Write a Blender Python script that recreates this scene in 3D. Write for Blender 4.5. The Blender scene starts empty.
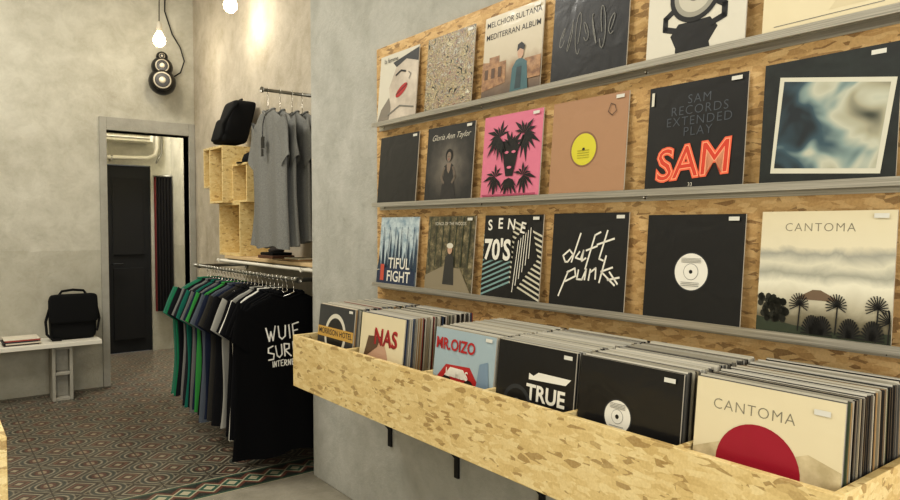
import bpy, math, random
from mathutils import Vector, Matrix
random.seed(7)
sc = bpy.context.scene
try:
    sc.view_settings.view_transform = 'Standard'
    sc.view_settings.look = 'Medium High Contrast'
except Exception:
    pass

def lin(v):
    v /= 255.0
    return v/12.92 if v <= 0.04045 else ((v+0.055)/1.055)**2.4
def C(r, g, b): return (lin(r), lin(g), lin(b), 1)

# ------------------------------------------------------------------ materials
MATS = {}
def mat(name, col=(128,128,128), rough=0.6, metal=0.0, coat=0.0, emit=None, es=0, spec=0.5):
    if name in MATS: return MATS[name]
    m = bpy.data.materials.new(name); m.use_nodes = True
    b = m.node_tree.nodes['Principled BSDF']
    b.inputs['Base Color'].default_value = C(*col)
    b.inputs['Roughness'].default_value = rough
    b.inputs['Metallic'].default_value = metal
    b.inputs['Specular IOR Level'].default_value = spec
    b.inputs['Coat Weight'].default_value = coat
    b.inputs['Coat Roughness'].default_value = 0.13
    if emit:
        b.inputs['Emission Color'].default_value = C(*emit)
        b.inputs['Emission Strength'].default_value = es
    MATS[name] = m
    return m

def N(m, t, **kw):
    n = m.node_tree.nodes.new(t)
    for k, v in kw.items(): setattr(n, k, v)
    return n
def L(m, a, b): m.node_tree.links.new(a, b)
def M_(m, op, a, b=None, c=None):
    n = N(m, 'ShaderNodeMath', operation=op)
    for i, v in enumerate((a, b, c)):
        if v is None: continue
        if isinstance(v, (int, float)): n.inputs[i].default_value = v
        else: L(m, v, n.inputs[i])
    return n.outputs[0]
def mixc(m, f, a, b, mode='MIX'):
    n = N(m, 'ShaderNodeMix', data_type='RGBA', blend_type=mode)
    if isinstance(f, (int, float)): n.inputs[0].default_value = f
    else: L(m, f, n.inputs[0])
    for i, v in ((6, a), (7, b)):
        if isinstance(v, tuple): n.inputs[i].default_value = v
        else: L(m, v, n.inputs[i])
    return n.outputs[2]
def ramp(m, src, stops, interp='LINEAR'):
    n = N(m, 'ShaderNodeValToRGB'); n.color_ramp.interpolation = interp
    e = n.color_ramp.elements
    while len(e) > 1: e.remove(e[-1])
    e[0].position = stops[0][0]; e[0].color = C(*stops[0][1])
    for p, c in stops[1:]:
        x = e.new(p); x.color = C(*c)
    L(m, src, n.inputs[0]); return n.outputs[0]
def noise(m, vec, scale, detail=4, rough=0.6, dist=0.0):
    n = N(m, 'ShaderNodeTexNoise'); n.inputs['Scale'].default_value = scale
    n.inputs['Detail'].default_value = detail; n.inputs['Roughness'].default_value = rough
    n.inputs['Distortion'].default_value = dist
    if vec is not None: L(m, vec, n.inputs['Vector'])
    return n.outputs['Fac']
def bump(m, src, strength, dist=0.01, coat=False):
    b = N(m, 'ShaderNodeBump'); b.inputs['Strength'].default_value = strength
    b.inputs['Distance'].default_value = dist
    L(m, src, b.inputs['Height'])
    p = m.node_tree.nodes['Principled BSDF']
    L(m, b.outputs[0], p.inputs['Normal'])
    if coat: L(m, b.outputs[0], p.inputs['Coat Normal'])
def setcol(m, s): L(m, s, m.node_tree.nodes['Principled BSDF'].inputs['Base Color'])

def plaster(name, ca, cb, cc, lower=None):
    m = mat(name, ca, 0.85, spec=0.2)
    tc = N(m, 'ShaderNodeTexCoord').outputs['Object']
    n1 = noise(m, tc, 0.9, 8, 0.68, 0.4); n2 = noise(m, tc, 5, 8, 0.7, 0.3); n3 = noise(m, tc, 40, 3)
    col = ramp(m, n1, [(0.3, cb), (0.5, ca), (0.68, cc)])
    col2 = ramp(m, n2, [(0.35, cb), (0.6, cc)])
    col = mixc(m, 0.45, col, col2)
    if lower:
        sx = N(m, 'ShaderNodeSeparateXYZ'); L(m, tc, sx.inputs[0])
        zz = M_(m, 'ADD', sx.outputs[2], M_(m, 'MULTIPLY', M_(m, 'SUBTRACT', n2, 0.5), 0.05))
        f = M_(m, 'LESS_THAN', zz, lower)
        col = mixc(m, M_(m, 'MULTIPLY', f, 0.25), col, C(150, 145, 127))
    setcol(m, col)
    bump(m, M_(m, 'ADD', n2, M_(m, 'MULTIPLY', n3, 0.3)), 0.5, 0.014)
    return m

def osb(name, c0, c1, c2, c3, S=1.0, fl=0.05):
    m = mat(name, c1, 0.5, spec=0.35)
    tc = N(m, 'ShaderNodeTexCoord').outputs['Object']
    cols = []; vals = []
    for k, (rx, ry, rz) in enumerate([(0.35, 0.2, 0.1), (1.35, 0.5, 0.4), (2.4, -0.4, 1.2), (-0.75, 0.7, -0.9), (1.9, 0.1, 0.7)]):
        mp = N(m, 'ShaderNodeMapping'); mp.inputs['Rotation'].default_value = (rx, ry, rz)
        mp.inputs['Scale'].default_value = (40*S, 25*S, 76*S)
        mp.inputs['Location'].default_value = (k*3.1, k*1.7, k)
        L(m, tc, mp.inputs[0])
        v = N(m, 'ShaderNodeTexVoronoi'); v.inputs['Scale'].default_value = 1.0
        L(m, mp.outputs[0], v.inputs['Vector'])
        sp = N(m, 'ShaderNodeSeparateXYZ'); L(m, v.outputs['Color'], sp.inputs[0])
        vals.append(sp.outputs[0])
        cols.append(ramp(m, sp.outputs[1], [(0.0, c0), (fl, c0), (fl+0.05, c1), (0.5, c2), (0.95, c3)]))
    a = cols[0]; mx = vals[0]
    for k in (1, 2, 3, 4):
        a = mixc(m, M_(m, 'GREATER_THAN', vals[k], mx), a, cols[k]); mx = M_(m, 'MAXIMUM', vals[k], mx)
    fine = noise(m, tc, 160, 4)
    a = mixc(m, 0.22, a, ramp(m, fine, [(0.3, c0), (0.65, c3)]))
    big = noise(m, tc, 4, 3)
    a = mixc(m, 0.2, a, ramp(m, big, [(0.35, c1), (0.65, c3)]))
    setcol(m, a)
    bump(m, mx, 0.2, 0.003)
    return m

W_BACK = plaster('plaster_back', (182,178,162), (160,155,139), (198,194,179), 1.21)
W_RIGHT = plaster('plaster_right', (172,171,161), (152,151,141), (189,187,178))
W_SIDE = plaster('plaster_side', (184,175,157), (159,149,130), (201,192,176))
CEIL = plaster('plaster_ceiling', (205,201,190), (196,192,180), (214,210,200))
OSB_W = osb('osb_wall', (116,84,50), (178,140,90), (200,162,108), (222,190,138), 0.98, 0.10)
OSB_B = osb('osb_bin', (144,112,62), (202,174,116), (218,192,134), (232,212,160), 0.95, 0.07)
OSB_C = osb('osb_cube', (156,122,70), (208,180,120), (220,194,136), (230,210,156), 1.0, 0.05)

def floor_tiles():
    m = mat('patterned_cement_tile', (90,80,66), 0.3, spec=0.5)
    tc = N(m, 'ShaderNodeTexCoord').outputs['Object']
    sx = N(m, 'ShaderNodeSeparateXYZ'); L(m, tc, sx.inputs[0])
    T = 0.25
    fx = M_(m, 'SUBTRACT', M_(m, 'FRACT', M_(m, 'ADD', M_(m, 'DIVIDE', sx.outputs[0], T), 50)), 0.5)
    fy = M_(m, 'SUBTRACT', M_(m, 'FRACT', M_(m, 'ADD', M_(m, 'DIVIDE', sx.outputs[1], T), 50)), 0.5)
    ax = M_(m, 'ABSOLUTE', fx); ay = M_(m, 'ABSOLUTE', fy)
    dia = M_(m, 'ADD', ax, ay)
    cx = M_(m, 'SUBTRACT', 0.5, ax); cy = M_(m, 'SUBTRACT', 0.5, ay)
    cr = M_(m, 'SQRT', M_(m, 'ADD', M_(m, 'MULTIPLY', cx, cx), M_(m, 'MULTIPLY', cy, cy)))
    col = ramp(m, dia, [(0, (170,158,134)), (0.09, (54,43,37)), (0.17, (122,86,72)), (0.24, (48,44,38)), (0.30, (168,160,140)), (0.355, (56,52,46)),
                        (0.48, (142,134,116)), (0.53, (46,43,38)), (0.64, (84,92,86)), (0.8, (74,60,52))], 'CONSTANT')
    col2 = ramp(m, cr, [(0, (174,162,136)), (0.09, (102,62,54)), (0.16, (46,43,38)), (0.22, (164,154,134)), (0.265, (62,70,66)), (0.34, (144,136,118)), (0.375, (0,0,0))], 'CONSTANT')
    col = mixc(m, M_(m, 'LESS_THAN', cr, 0.375), col, col2)
    mxx = M_(m, 'MAXIMUM', ax, ay)
    col = mixc(m, M_(m, 'GREATER_THAN', mxx, 0.485), col, C(50,46,40))
    n = noise(m, tc, 3, 6); n2 = noise(m, tc, 30, 3)
    col = mixc(m, 0.25, col, ramp(m, n, [(0.3, (64,58,50)), (0.7, (126,117,101))]))
    setcol(m, col); bump(m, n2, 0.08, 0.002)
    return m
def border_tiles():
    m = mat('border_tile', (90,90,70), 0.4)
    tc = N(m, 'ShaderNodeTexCoord').outputs['Object']
    sx = N(m, 'ShaderNodeSeparateXYZ'); L(m, tc, sx.inputs[0])
    fx = M_(m, 'ABSOLUTE', M_(m, 'SUBTRACT', M_(m, 'FRACT', M_(m, 'ADD', M_(m, 'DIVIDE', sx.outputs[0], 0.125), 50)), 0.5))
    fy = M_(m, 'DIVIDE', M_(m, 'SUBTRACT', sx.outputs[1], 3.56), 0.25)
    ay = M_(m, 'ABSOLUTE', M_(m, 'SUBTRACT', fy, 0.5))
    w = M_(m, 'ADD', ay, M_(m, 'MULTIPLY', fx, 0.5))
    col = ramp(m, w, [(0, (176,168,142)), (0.13, (60,92,76)), (0.24, (176,168,142)), (0.29, (104,68,56)), (0.4, (48,50,44))], 'CONSTANT')
    col = mixc(m, M_(m, 'GREATER_THAN', ay, 0.38), col, C(60,84,70))
    col = mixc(m, M_(m, 'GREATER_THAN', ay, 0.46), col, C(166,156,132))
    setcol(m, col); return m
FL = floor_tiles(); FB = border_tiles()
FP = plaster('worn_grey_tile', (142,137,122), (120,115,100), (162,155,140)) 
FP.node_tree.nodes['Principled BSDF'].inputs['Roughness'].default_value = 0.5

METAL = mat('galvanised_metal', (150,148,140), 0.35, 0.9)
def brushed():
    m = mat('brushed_aluminium', (196,190,176), 0.28, 0.7)
    tc = N(m, 'ShaderNodeTexCoord').outputs['Object']
    mp = N(m, 'ShaderNodeMapping'); mp.inputs['Scale'].default_value = (400, 3, 400); L(m, tc, mp.inputs[0])
    n = noise(m, mp.outputs[0], 1.0, 4)
    setcol(m, ramp(m, n, [(0.3, (160,156,145)), (0.7, (218,214,204))])); bump(m, n, 0.06, 0.001)
    return m
ALU = brushed()
CHROME = mat('chrome_wire', (205,200,190), 0.2, 1.0)
BLACKM = mat('black_metal', (24,24,24), 0.45, 0.3)
WPAINT = mat('white_paint', (215,210,195), 0.5)
WOODP = mat('pale_plywood', (206,180,138), 0.6)
CREAM = mat('cream', (222,210,178), 0.5)
FABK = mat('black_fabric', (15,15,16), 0.95, spec=0.1)
FABK2 = mat('black_canvas', (18,18,18), 0.85, spec=0.25)
CONC = plaster('concrete_block', (150,146,134), (132,128,116), (165,161,149))

# ------------------------------------------------------------------ mesh builder
class MB:
    def __init__(s): s.v=[]; s.f=[]; s.mi=[]; s.mats=[]; s.uv=[]; s.sm=[]
    def mid(s, m):
        if m not in s.mats: s.mats.append(m)
        return s.mats.index(m)
    def add(s, vs, fs, m, M=None, uvs=None, smooth=False):
        o = len(s.v)
        for p in vs:
            p = Vector(p)
            s.v.append(M @ p if M is not None else p)
        k = s.mid(m)
        for f in fs:
            s.f.append([o+i for i in f]); s.mi.append(k); s.sm.append(smooth)
            s.uv.append([uvs[i] for i in f] if uvs else [(0, 0)]*len(f))
    def box(s, x0, x1, y0, y1, z0, z1, m, M=None):
        vs = [(x0,y0,z0),(x1,y0,z0),(x1,y1,z0),(x0,y1,z0),(x0,y0,z1),(x1,y0,z1),(x1,y1,z1),(x0,y1,z1)]
        fs = [(0,3,2,1),(4,5,6,7),(0,1,5,4),(1,2,6,5),(2,3,7,6),(3,0,4,7)]
        s.add(vs, fs, m, M)
    def tube(s, pts, r, m, n=8, M=None, cap=True):
        pts = [Vector(p) for p in pts]
        rr = r if isinstance(r, (list, tuple)) else [r]*len(pts)
        up = None; vs = []
        for i, p in enumerate(pts):
            t = (pts[min(i+1, len(pts)-1)] - pts[max(i-1, 0)]).normalized()
            if up is None:
                up = Vector((0,0,1)) if abs(t.z) < 0.9 else Vector((1,0,0))
            a = t.cross(up)
            if a.length < 1e-4: a = t.orthogonal()
            a.normalize(); b = a.cross(t).normalized(); up = b
            for k in range(n):
                an = 2*math.pi*k/n
                vs.append(p + (a*math.cos(an)+b*math.sin(an))*rr[i])
        fs = []
        for i in range(len(pts)-1):
            for k in range(n):
                k2 = (k+1) % n
                fs.append((i*n+k, i*n+k2, (i+1)*n+k2, (i+1)*n+k))
        if cap:
            fs.append(tuple(range(n))); fs.append(tuple(reversed(range((len(pts)-1)*n, len(pts)*n))))
        s.add(vs, fs, m, M, smooth=True)
    def lathe(s, prof, m, n=24, M=None):
        vs = []; fs = []
        for r, z in prof:
            for k in range(n):
                a = 2*math.pi*k/n; vs.append((r*math.cos(a), r*math.sin(a), z))
        for i in range(len(prof)-1):
            for k in range(n):
                k2 = (k+1) % n; fs.append((i*n+k, i*n+k2, (i+1)*n+k2, (i+1)*n+k))
        fs.append(tuple(reversed(range(n)))); fs.append(tuple(range((len(prof)-1)*n, len(prof)*n)))
        s.add(vs, fs, m, M, smooth=True)
    def sphere(s, c, r, m, sx=1, sy=1, sz=1, n=20):
        prof = [(max(1e-4, math.sin(math.pi*i/12))*r, -math.cos(math.pi*i/12)*r) for i in range(13)]
        s.lathe(prof, m, n, Matrix.Translation(c) @ Matrix.Diagonal((sx, sy, sz, 1)))
    def finish(s, name, bevel=0, parent=None, M=None, seg=2):
        me = bpy.data.meshes.new(name)
        me.from_pydata([tuple(v) for v in s.v], [], s.f)
        for m in s.mats: me.materials.append(m)
        uvl = me.uv_layers.new(name='UVMap')
        i = 0
        for p, k, u, sm in zip(me.polygons, s.mi, s.uv, s.sm):
            p.material_index = k; p.use_smooth = sm
            for q in u: uvl.data[i].uv = q; i += 1
        ob = bpy.data.objects.new(name, me); sc.collection.objects.link(ob)
        if M is not None: ob.matrix_world = M
        if bevel:
            b = ob.modifiers.new('bevel', 'BEVEL'); b.width = bevel; b.segments = seg; b.limit_method = 'ANGLE'
        if parent: ob.parent = parent
        return ob

def empty(name, loc=(0,0,0)):
    e = bpy.data.objects.new(name, None); e.location = loc; sc.collection.objects.link(e); return e

def text_geo(txt, bold=0.0, shear=0.0, spacing=1.0):
    cu = bpy.data.curves.new('t', 'FONT'); cu.body = txt; cu.size = 1; cu.offset = bold; cu.shear = shear
    cu.space_character = spacing; cu.align_x = 'CENTER'; cu.resolution_u = 3
    ob = bpy.data.objects.new('t', cu); sc.collection.objects.link(ob)
    bpy.context.view_layer.update()
    dg = bpy.context.evaluated_depsgraph_get()
    me = ob.evaluated_get(dg).to_mesh()
    vs = [tuple(v.co) for v in me.vertices]; fs = [tuple(p.vertices) for p in me.polygons]
    ob.evaluated_get(dg).to_mesh_clear()
    bpy.data.objects.remove(ob); bpy.data.curves.remove(cu)
    return vs, fs

class Art:
    def __init__(s, mb, M, size, z=0.002):
        s.mb=mb; s.M=M; s.s=size; s.z=z
    def _p(s, u, v): return (u*s.s - s.s/2, v*s.s, s.z)
    def up(s): s.z += 0.00035
    def poly(s, pts, m):
        s.up()
        s.mb.add([s._p(*p) for p in pts], [tuple(range(len(pts)))], m, s.M, [tuple(p) for p in pts])
    def rect(s, u0, v0, u1, v1, m): s.poly([(u0,v0),(u1,v0),(u1,v1),(u0,v1)], m)
    def circ(s, u, v, r, m, ry=None, n=40, rot=0):
        ry = ry or r; P=[]
        for k in range(n):
            a=2*math.pi*k/n; x=r*math.cos(a); y=ry*math.sin(a)
            P.append((u+x*math.cos(rot)-y*math.sin(rot), v+x*math.sin(rot)+y*math.cos(rot)))
        s.poly(P, m)
    def text(s, t, u, v, size, m, bold=0.0, shear=0.0, rot=0, sx=1.0, spacing=1.0):
        s.up(); vs, fs = text_geo(t, bold, shear, spacing)
        P=[]
        for x,y,_ in vs:
            x*=size*sx; y*=size
            P.append(s._p(u+x*math.cos(rot)-y*math.sin(rot), v+x*math.sin(rot)+y*math.cos(rot)))
        s.mb.add(P, fs, m, s.M)
    def stroke(s, pts, w, m):
        s.up()
        for i in range(len(pts)-1):
            a=Vector(pts[i]); b=Vector(pts[i+1]); d=b-a
            if d.length<1e-6: continue
            d.normalize(); n_=Vector((-d.y,d.x))*w/2; a=a-d*w*0.3; b=b+d*w*0.3
            q=[a-n_,b-n_,b+n_,a+n_]
            s.mb.add([s._p(p.x,p.y) for p in q],[(0,1,2,3)],m,s.M)

def wobble(m):
    tc = N(m, 'ShaderNodeTexCoord').outputs['Object']
    bump(m, noise(m, tc, 9, 2, 0.5, 0.8), 0.22, 0.01, coat=True)
def glossy(name, col, rough=0.45, coat=0.4):
    if name in MATS: return MATS[name]
    m = mat(name, col, rough, coat=coat); wobble(m); return m
def uvmat(name, fn, rough=0.45, coat=0.4):
    if name in MATS: return MATS[name]
    m = mat(name, (128,128,128), rough, coat=coat)
    uv = N(m, 'ShaderNodeUVMap'); uv.uv_map='UVMap'
    setcol(m, fn(m, uv.outputs[0])); wobble(m); return m
def sepv(m, uv):
    s = N(m,'ShaderNodeSeparateXYZ'); L(m, uv, s.inputs[0]); return s.outputs[0], s.outputs[1]

INK = glossy('ink_black', (15,15,16)); SLV = glossy('sleeve_black', (14,15,18), 0.42, 0.5)
WHT = glossy('ink_white', (222,217,202)); OFFW = glossy('sleeve_offwhite', (206,200,182))
GREY = glossy('ink_grey', (120,118,110)); DGREY = glossy('ink_dark_grey', (48,50,52))
CRM = glossy('sleeve_cream', (214,201,166)); RED = glossy('ink_red', (170,36,38))
STK = glossy('price_sticker', (208,205,192)); PINK = glossy('sleeve_pink', (206,116,138))
KRAFT = glossy('sleeve_kraft', (164,126,94), 0.6, 0.3); YEL = glossy('label_yellow', (202,192,52))
ORNG = glossy('ink_orange', (226,104,72)); SKIN = glossy('ink_skin', (186,150,124)); TEAL = glossy('ink_teal', (64,98,102))
NAVY = glossy('ink_navy', (32,48,74)); GRN = glossy('ink_green', (50,58,42))
BRN = glossy('ink_brown', (90,67,48)); CRIM = glossy('ink_crimson', (150,20,44))

def sleeve(mb, M, m, thick=0.004, art=None, size=0.308):
    s=size
    mb.box(-s/2, s/2, 0, s, -thick/2, thick/2, mat('sleeve_edge', (176,168,150), 0.5), M)
    A = Art(mb, M, size, thick/2)
    A.rect(0,0,1,1,m)
    if art: art(A)
    return A
def sticker(A, u=0.85, v=0.94): A.rect(u,v,u+0.1,v+0.035,STK)

def a_face(A):
    A.poly([(0.3,0),(1,0),(1,0.75),(0.8,0.95),(0.45,0.8),(0.28,0.5),(0.36,0.2)], uvmat('face_print',lambda m,uv: ramp(m,noise(m,uv,2.5,4),[(0.35,(176,164,148)),(0.65,(208,196,178))])))
    A.poly([(0.0,0.0),(0.32,0),(0.36,0.2),(0.3,0.36),(0.1,0.2)], glossy('facegrey2',(128,120,108)))
    A.poly([(0.35,0.86),(1,0.97),(1,0.78),(0.7,0.86),(0.45,0.78)], DGREY)
    A.circ(0.62,0.42,0.16,RED,0.06,rot=0.5); A.stroke([(0.48,0.37),(0.62,0.43),(0.76,0.49)],0.012,INK)
    A.stroke([(0.45,0.66),(0.58,0.71),(0.7,0.68)],0.025,INK); A.stroke([(0.3,0.1),(0.6,0.2),(0.95,0.14)],0.02,GREY)
    A.stroke([(0.8,0.56),(0.84,0.62),(0.78,0.66)],0.015,GREY)
    A.text('la femme', 0.3,0.88,0.10,INK)
splat = uvmat('splatter_print', lambda m,uv: ramp(m, noise(m,uv,5,6,0.68,3.0), [(0,(26,25,22)),(0.38,(50,48,36)),(0.42,(212,204,172)),(0.45,(164,128,52)),(0.475,(44,56,60)),(0.505,(216,208,180)),(0.53,(140,70,40)),(0.555,(60,84,88)),(0.59,(222,216,190)),(0.63,(34,38,36))],'CONSTANT'))
def skyf(m,uv):
    u,v = sepv(m,uv); n=noise(m,uv,5,6)
    t=M_(m,'ADD',v,M_(m,'MULTIPLY',M_(m,'SUBTRACT',n,0.5),0.25))
    return ramp(m,t,[(0.0,(86,72,60)),(0.3,(146,120,94)),(0.45,(190,178,154)),(1,(202,192,168))])
sand = uvmat('sand_sky_print', skyf)
bldp = uvmat('building_print', lambda m,uv: ramp(m,noise(m,uv,12,5),[(0.35,(120,86,60)),(0.65,(176,136,96))]))
def a_med(A):
    A.text('MELCHIOR SULTANA',0.5,0.87,0.098,INK,0.004); A.text('MEDITERRAN ALBUM',0.5,0.72,0.098,INK,0.004)
    A.poly([(0,0.1),(0.42,0.16),(0.42,0.42),(0.3,0.42),(0.3,0.5),(0.12,0.5),(0.12,0.44),(0,0.46)], bldp)
    for i in range(3): A.rect(0.05+0.12*i,0.24,0.11+0.12*i,0.36,BRN)
    A.rect(0.74,0.14,1,0.38,bldp)
    A.poly([(0.52,0),(0.54,0.3),(0.6,0.38),(0.68,0.4),(0.78,0.34),(0.82,0),],TEAL)
    A.poly([(0.6,0.05),(0.62,0.3),(0.7,0.3),(0.7,0.05)],glossy('jacketd',(44,62,66)))
    A.circ(0.67,0.46,0.05,SKIN,0.07); A.poly([(0.61,0.48),(0.62,0.56),(0.68,0.58),(0.74,0.53),(0.72,0.48),(0.66,0.51)],INK)
    sticker(A)
def a_chalk(A):
    w=0.009
    for k in range(7):
        x=0.14+0.11*k; h=0.1+0.06*((k*37)%3)
        P=[(x+0.035*math.sin(t*1.1+k),0.48+h*math.sin(t*0.9+k*2)) for t in [j*0.6 for j in range(12)]]
        A.stroke(P,w,GREY)
    sticker(A)
def a_disc(A):
    A.poly([(0.32,0),(0.32,0.08),(0.26,0.2),(0.34,0.3),(0.66,0.3),(0.74,0.2),(0.66,0.08),(0.68,0)],INK)
    A.stroke([(0.32,0.24),(0.2,0.28),(0.2,0.38),(0.32,0.46)],0.055,INK); A.stroke([(0.68,0.24),(0.8,0.28),(0.8,0.38),(0.68,0.46)],0.055,INK)
    A.circ(0.5,0.55,0.26,INK); A.circ(0.5,0.55,0.215,glossy('discface',(150,146,132))); A.circ(0.5,0.55,0.17,glossy('discgrey',(190,184,166)))
    A.circ(0.5,0.55,0.07,glossy('discface2',(120,114,100))); A.stroke([(0.38,0.69),(0.5,0.55)],0.014,INK); A.circ(0.5,0.55,0.02,INK)
def a_beige(A):
    A.poly([(0.52,0.1),(0.9,0.1),(0.74,0.4)],glossy('beigetri',(204,190,154))); A.stroke([(0.1,0.06),(0.9,0.07)],0.006,GREY)
def gpf(m,uv):
    u,v=sepv(m,uv); n=noise(m,uv,5,6)
    du=M_(m,'SUBTRACT',u,0.5); dv=M_(m,'SUBTRACT',v,0.45)
    d=M_(m,'SQRT',M_(m,'ADD',M_(m,'MULTIPLY',du,du),M_(m,'MULTIPLY',dv,dv)))
    t=M_(m,'ADD',d,M_(m,'MULTIPLY',M_(m,'SUBTRACT',n,0.5),0.35))
    return ramp(m,t,[(0.1,(112,105,95)),(0.3,(72,68,63)),(0.5,(36,36,36))])
def a_gloria(A):
    A.rect(0.0,0.0,1,1,uvmat('grey_photo',gpf))
    A.text('Gloria Ann Taylor',0.5,0.82,0.11,OFFW,-0.004,0.45)
    A.poly([(0.36,0.04),(0.38,0.2),(0.42,0.38),(0.41,0.46),(0.48,0.5),(0.55,0.5),(0.61,0.46),(0.6,0.38),(0.65,0.2),(0.68,0.04)],glossy('dress',(44,42,42)))
    A.poly([(0.46,0.5),(0.56,0.5),(0.54,0.4),(0.51,0.36),(0.48,0.4)],glossy('skin_g2',(128,112,98)))
    A.stroke([(0.42,0.44),(0.36,0.32),(0.42,0.24)],0.035,glossy('skin_g',(108,96,84))); A.stroke([(0.6,0.44),(0.66,0.32),(0.6,0.24)],0.035,MATS['skin_g'])
    A.circ(0.51,0.6,0.075,INK,0.085); A.circ(0.51,0.58,0.045,MATS['skin_g2'],0.065)
    A.stroke([(0.49,0.585),(0.495,0.585)],0.01,INK); A.stroke([(0.525,0.585),(0.53,0.585)],0.01,INK); A.stroke([(0.5,0.55),(0.52,0.55)],0.008,RED); sticker(A)
def a_pink(A):
    def leaf(cx,cy,r,a0,a1,n,m):
        for k in range(n):
            a=a0+(a1-a0)*k/(n-1); rr=r*(0.7+0.3*((k*7)%3)/2); d=(math.cos(a),math.sin(a)-0.15); q=(-d[1],d[0])
            A.poly([(cx,cy),(cx+d[0]*rr*.5+q[0]*rr*.10,cy+d[1]*rr*.5+q[1]*rr*.10),(cx+d[0]*rr,cy+d[1]*rr-0.03),(cx+d[0]*rr*.5-q[0]*rr*.10,cy+d[1]*rr*.5-q[1]*rr*.10)],m)
        A.z=A.z-0.00035*(n-1)
    leaf(0.5,0.6,0.3,0.3,2.84,9,INK); leaf(0.3,0.74,0.27,0.6,5.4,13,INK); leaf(0.72,0.74,0.27,-2.2,2.6,13,INK)
    leaf(0.26,0.26,0.22,0.6,5.6,11,INK); leaf(0.74,0.26,0.22,-2.4,2.6,11,INK); leaf(0.5,0.24,0.22,3.5,5.9,7,INK)
    A.poly([(0.36,0.62),(0.4,0.4),(0.44,0.26),(0.56,0.26),(0.6,0.4),(0.64,0.62),(0.5,0.7)],INK)
    A.stroke([(0.3,0.72),(0.4,0.5)],0.02,INK); A.stroke([(0.7,0.72),(0.6,0.5)],0.02,INK)
    A.circ(0.44,0.54,0.035,PINK,0.016); A.circ(0.56,0.54,0.035,PINK,0.016); A.circ(0.5,0.36,0.04,PINK,0.016)
    A.rect(0.04,0.03,0.96,0.05,glossy('pink_dark',(160,70,96))); sticker(A)
def a_kraft(A):
    A.circ(0.46,0.47,0.185,glossy('kraftdark',(132,98,70))); A.circ(0.46,0.47,0.165,YEL); A.circ(0.46,0.47,0.018,INK)
    for k in range(4): A.rect(0.38,0.38+0.025*k,0.54,0.386+0.025*k,glossy('yeldark',(150,142,30)))
    A.stroke([(0.76,0.82),(0.79,0.9),(0.84,0.88),(0.86,0.82),(0.81,0.78),(0.76,0.82)],0.008,BRN); sticker(A)
def a_sam(A):
    g=glossy('sam_grey',(74,79,86))
    for i,t in enumerate(['SAM','RECORDS','EXTENDED','PLAY']): A.text(t,0.54,0.80-0.10*i,0.12,g,-0.010,spacing=1.15)
    A.text('SAM',0.50,0.12,0.42,ORNG,0.05,0.12,0.07,0.95); A.text('SAM',0.50,0.12,0.42,glossy('sam_core',(246,176,136)),0.012,0.12,0.07,0.95)
    A.text('SAM',0.50,0.12,0.42,glossy('sam_core2',(200,64,42)),-0.004,0.12,0.07,0.95)
    A.rect(0.03,0.82,0.06,0.95,OFFW); A.text('33',0.5,0.03,0.05,OFFW); sticker(A)
def blf(m,uv):
    u,v=sepv(m,uv); n=noise(m,uv,3.0,2,0.4,0.6)
    t=M_(m,'ADD',M_(m,'MULTIPLY',u,0.35),M_(m,'MULTIPLY',n,0.9))
    return ramp(m,t,[(0.42,(26,36,42)),(0.53,(56,80,90)),(0.6,(128,146,140)),(0.68,(184,184,164)),(0.78,(160,156,132)),(0.9,(60,64,54))])
blurp = uvmat('blurred_photo_print', blf)
darkteal = uvmat('dark_teal_print', lambda m,uv: ramp(m,noise(m,uv,5,4),[(0.3,(14,19,20)),(0.7,(32,40,38))]))
def a_frame(A):
    A.poly([(0.09,0.1),(0.9,0.05),(0.98,0.74),(0.13,0.88)],glossy('photo_border',(202,198,178)))
    A.poly([(0.12,0.14),(0.87,0.09),(0.94,0.71),(0.165,0.84)],blurp); sticker(A,0.8,0.93)
def a_trees(A):
    for k in range(11):
        x=0.02+0.095*k; h=0.5+0.35*((k*53)%7)/7
        A.poly([(x-0.05,0.22),(x+0.05,0.22),(x+0.005,h)],glossy('treeblue',(40,60,78)))
    for k in range(6):
        x=0.1+0.16*k; A.stroke([(x,0.2),(x+0.02,0.85)],0.012,NAVY)
    A.poly([(0,0),(1,0),(1,0.22),(0.5,0.3),(0,0.2)],NAVY)
    A.text('TIFUL',0.58,0.25,0.22,WHT,0.015); A.text('FIGHT',0.58,0.06,0.22,WHT,0.015); A.rect(0.1,0.06,0.2,0.3,glossy('coral',(190,80,60)))
forest = uvmat('forest_print', lambda m,uv: ramp(m,noise(m,uv,9,6,0.7),[(0.3,(36,36,26)),(0.5,(86,80,58)),(0.62,(132,120,90)),(0.75,(172,160,128))]))
def a_forest(A):
    for k in range(7): A.stroke([(0.05+0.14*k,0.34),(0.06+0.142*k,0.98)],0.018,GRN)
    A.poly([(0,0),(1,0),(0.75,0.32),(0.4,0.34),(0,0.2)],glossy('path',(136,125,102)))
    A.poly([(0.4,0.1),(0.43,0.46),(0.52,0.52),(0.61,0.46),(0.64,0.1)],glossy('coat',(50,49,46)))
    A.circ(0.52,0.56,0.05,SKIN,0.06); A.circ(0.52,0.61,0.07,OFFW,0.035)
    A.text('SONGS OF THE WOODS',0.5,0.88,0.06,OFFW); sticker(A)
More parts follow.
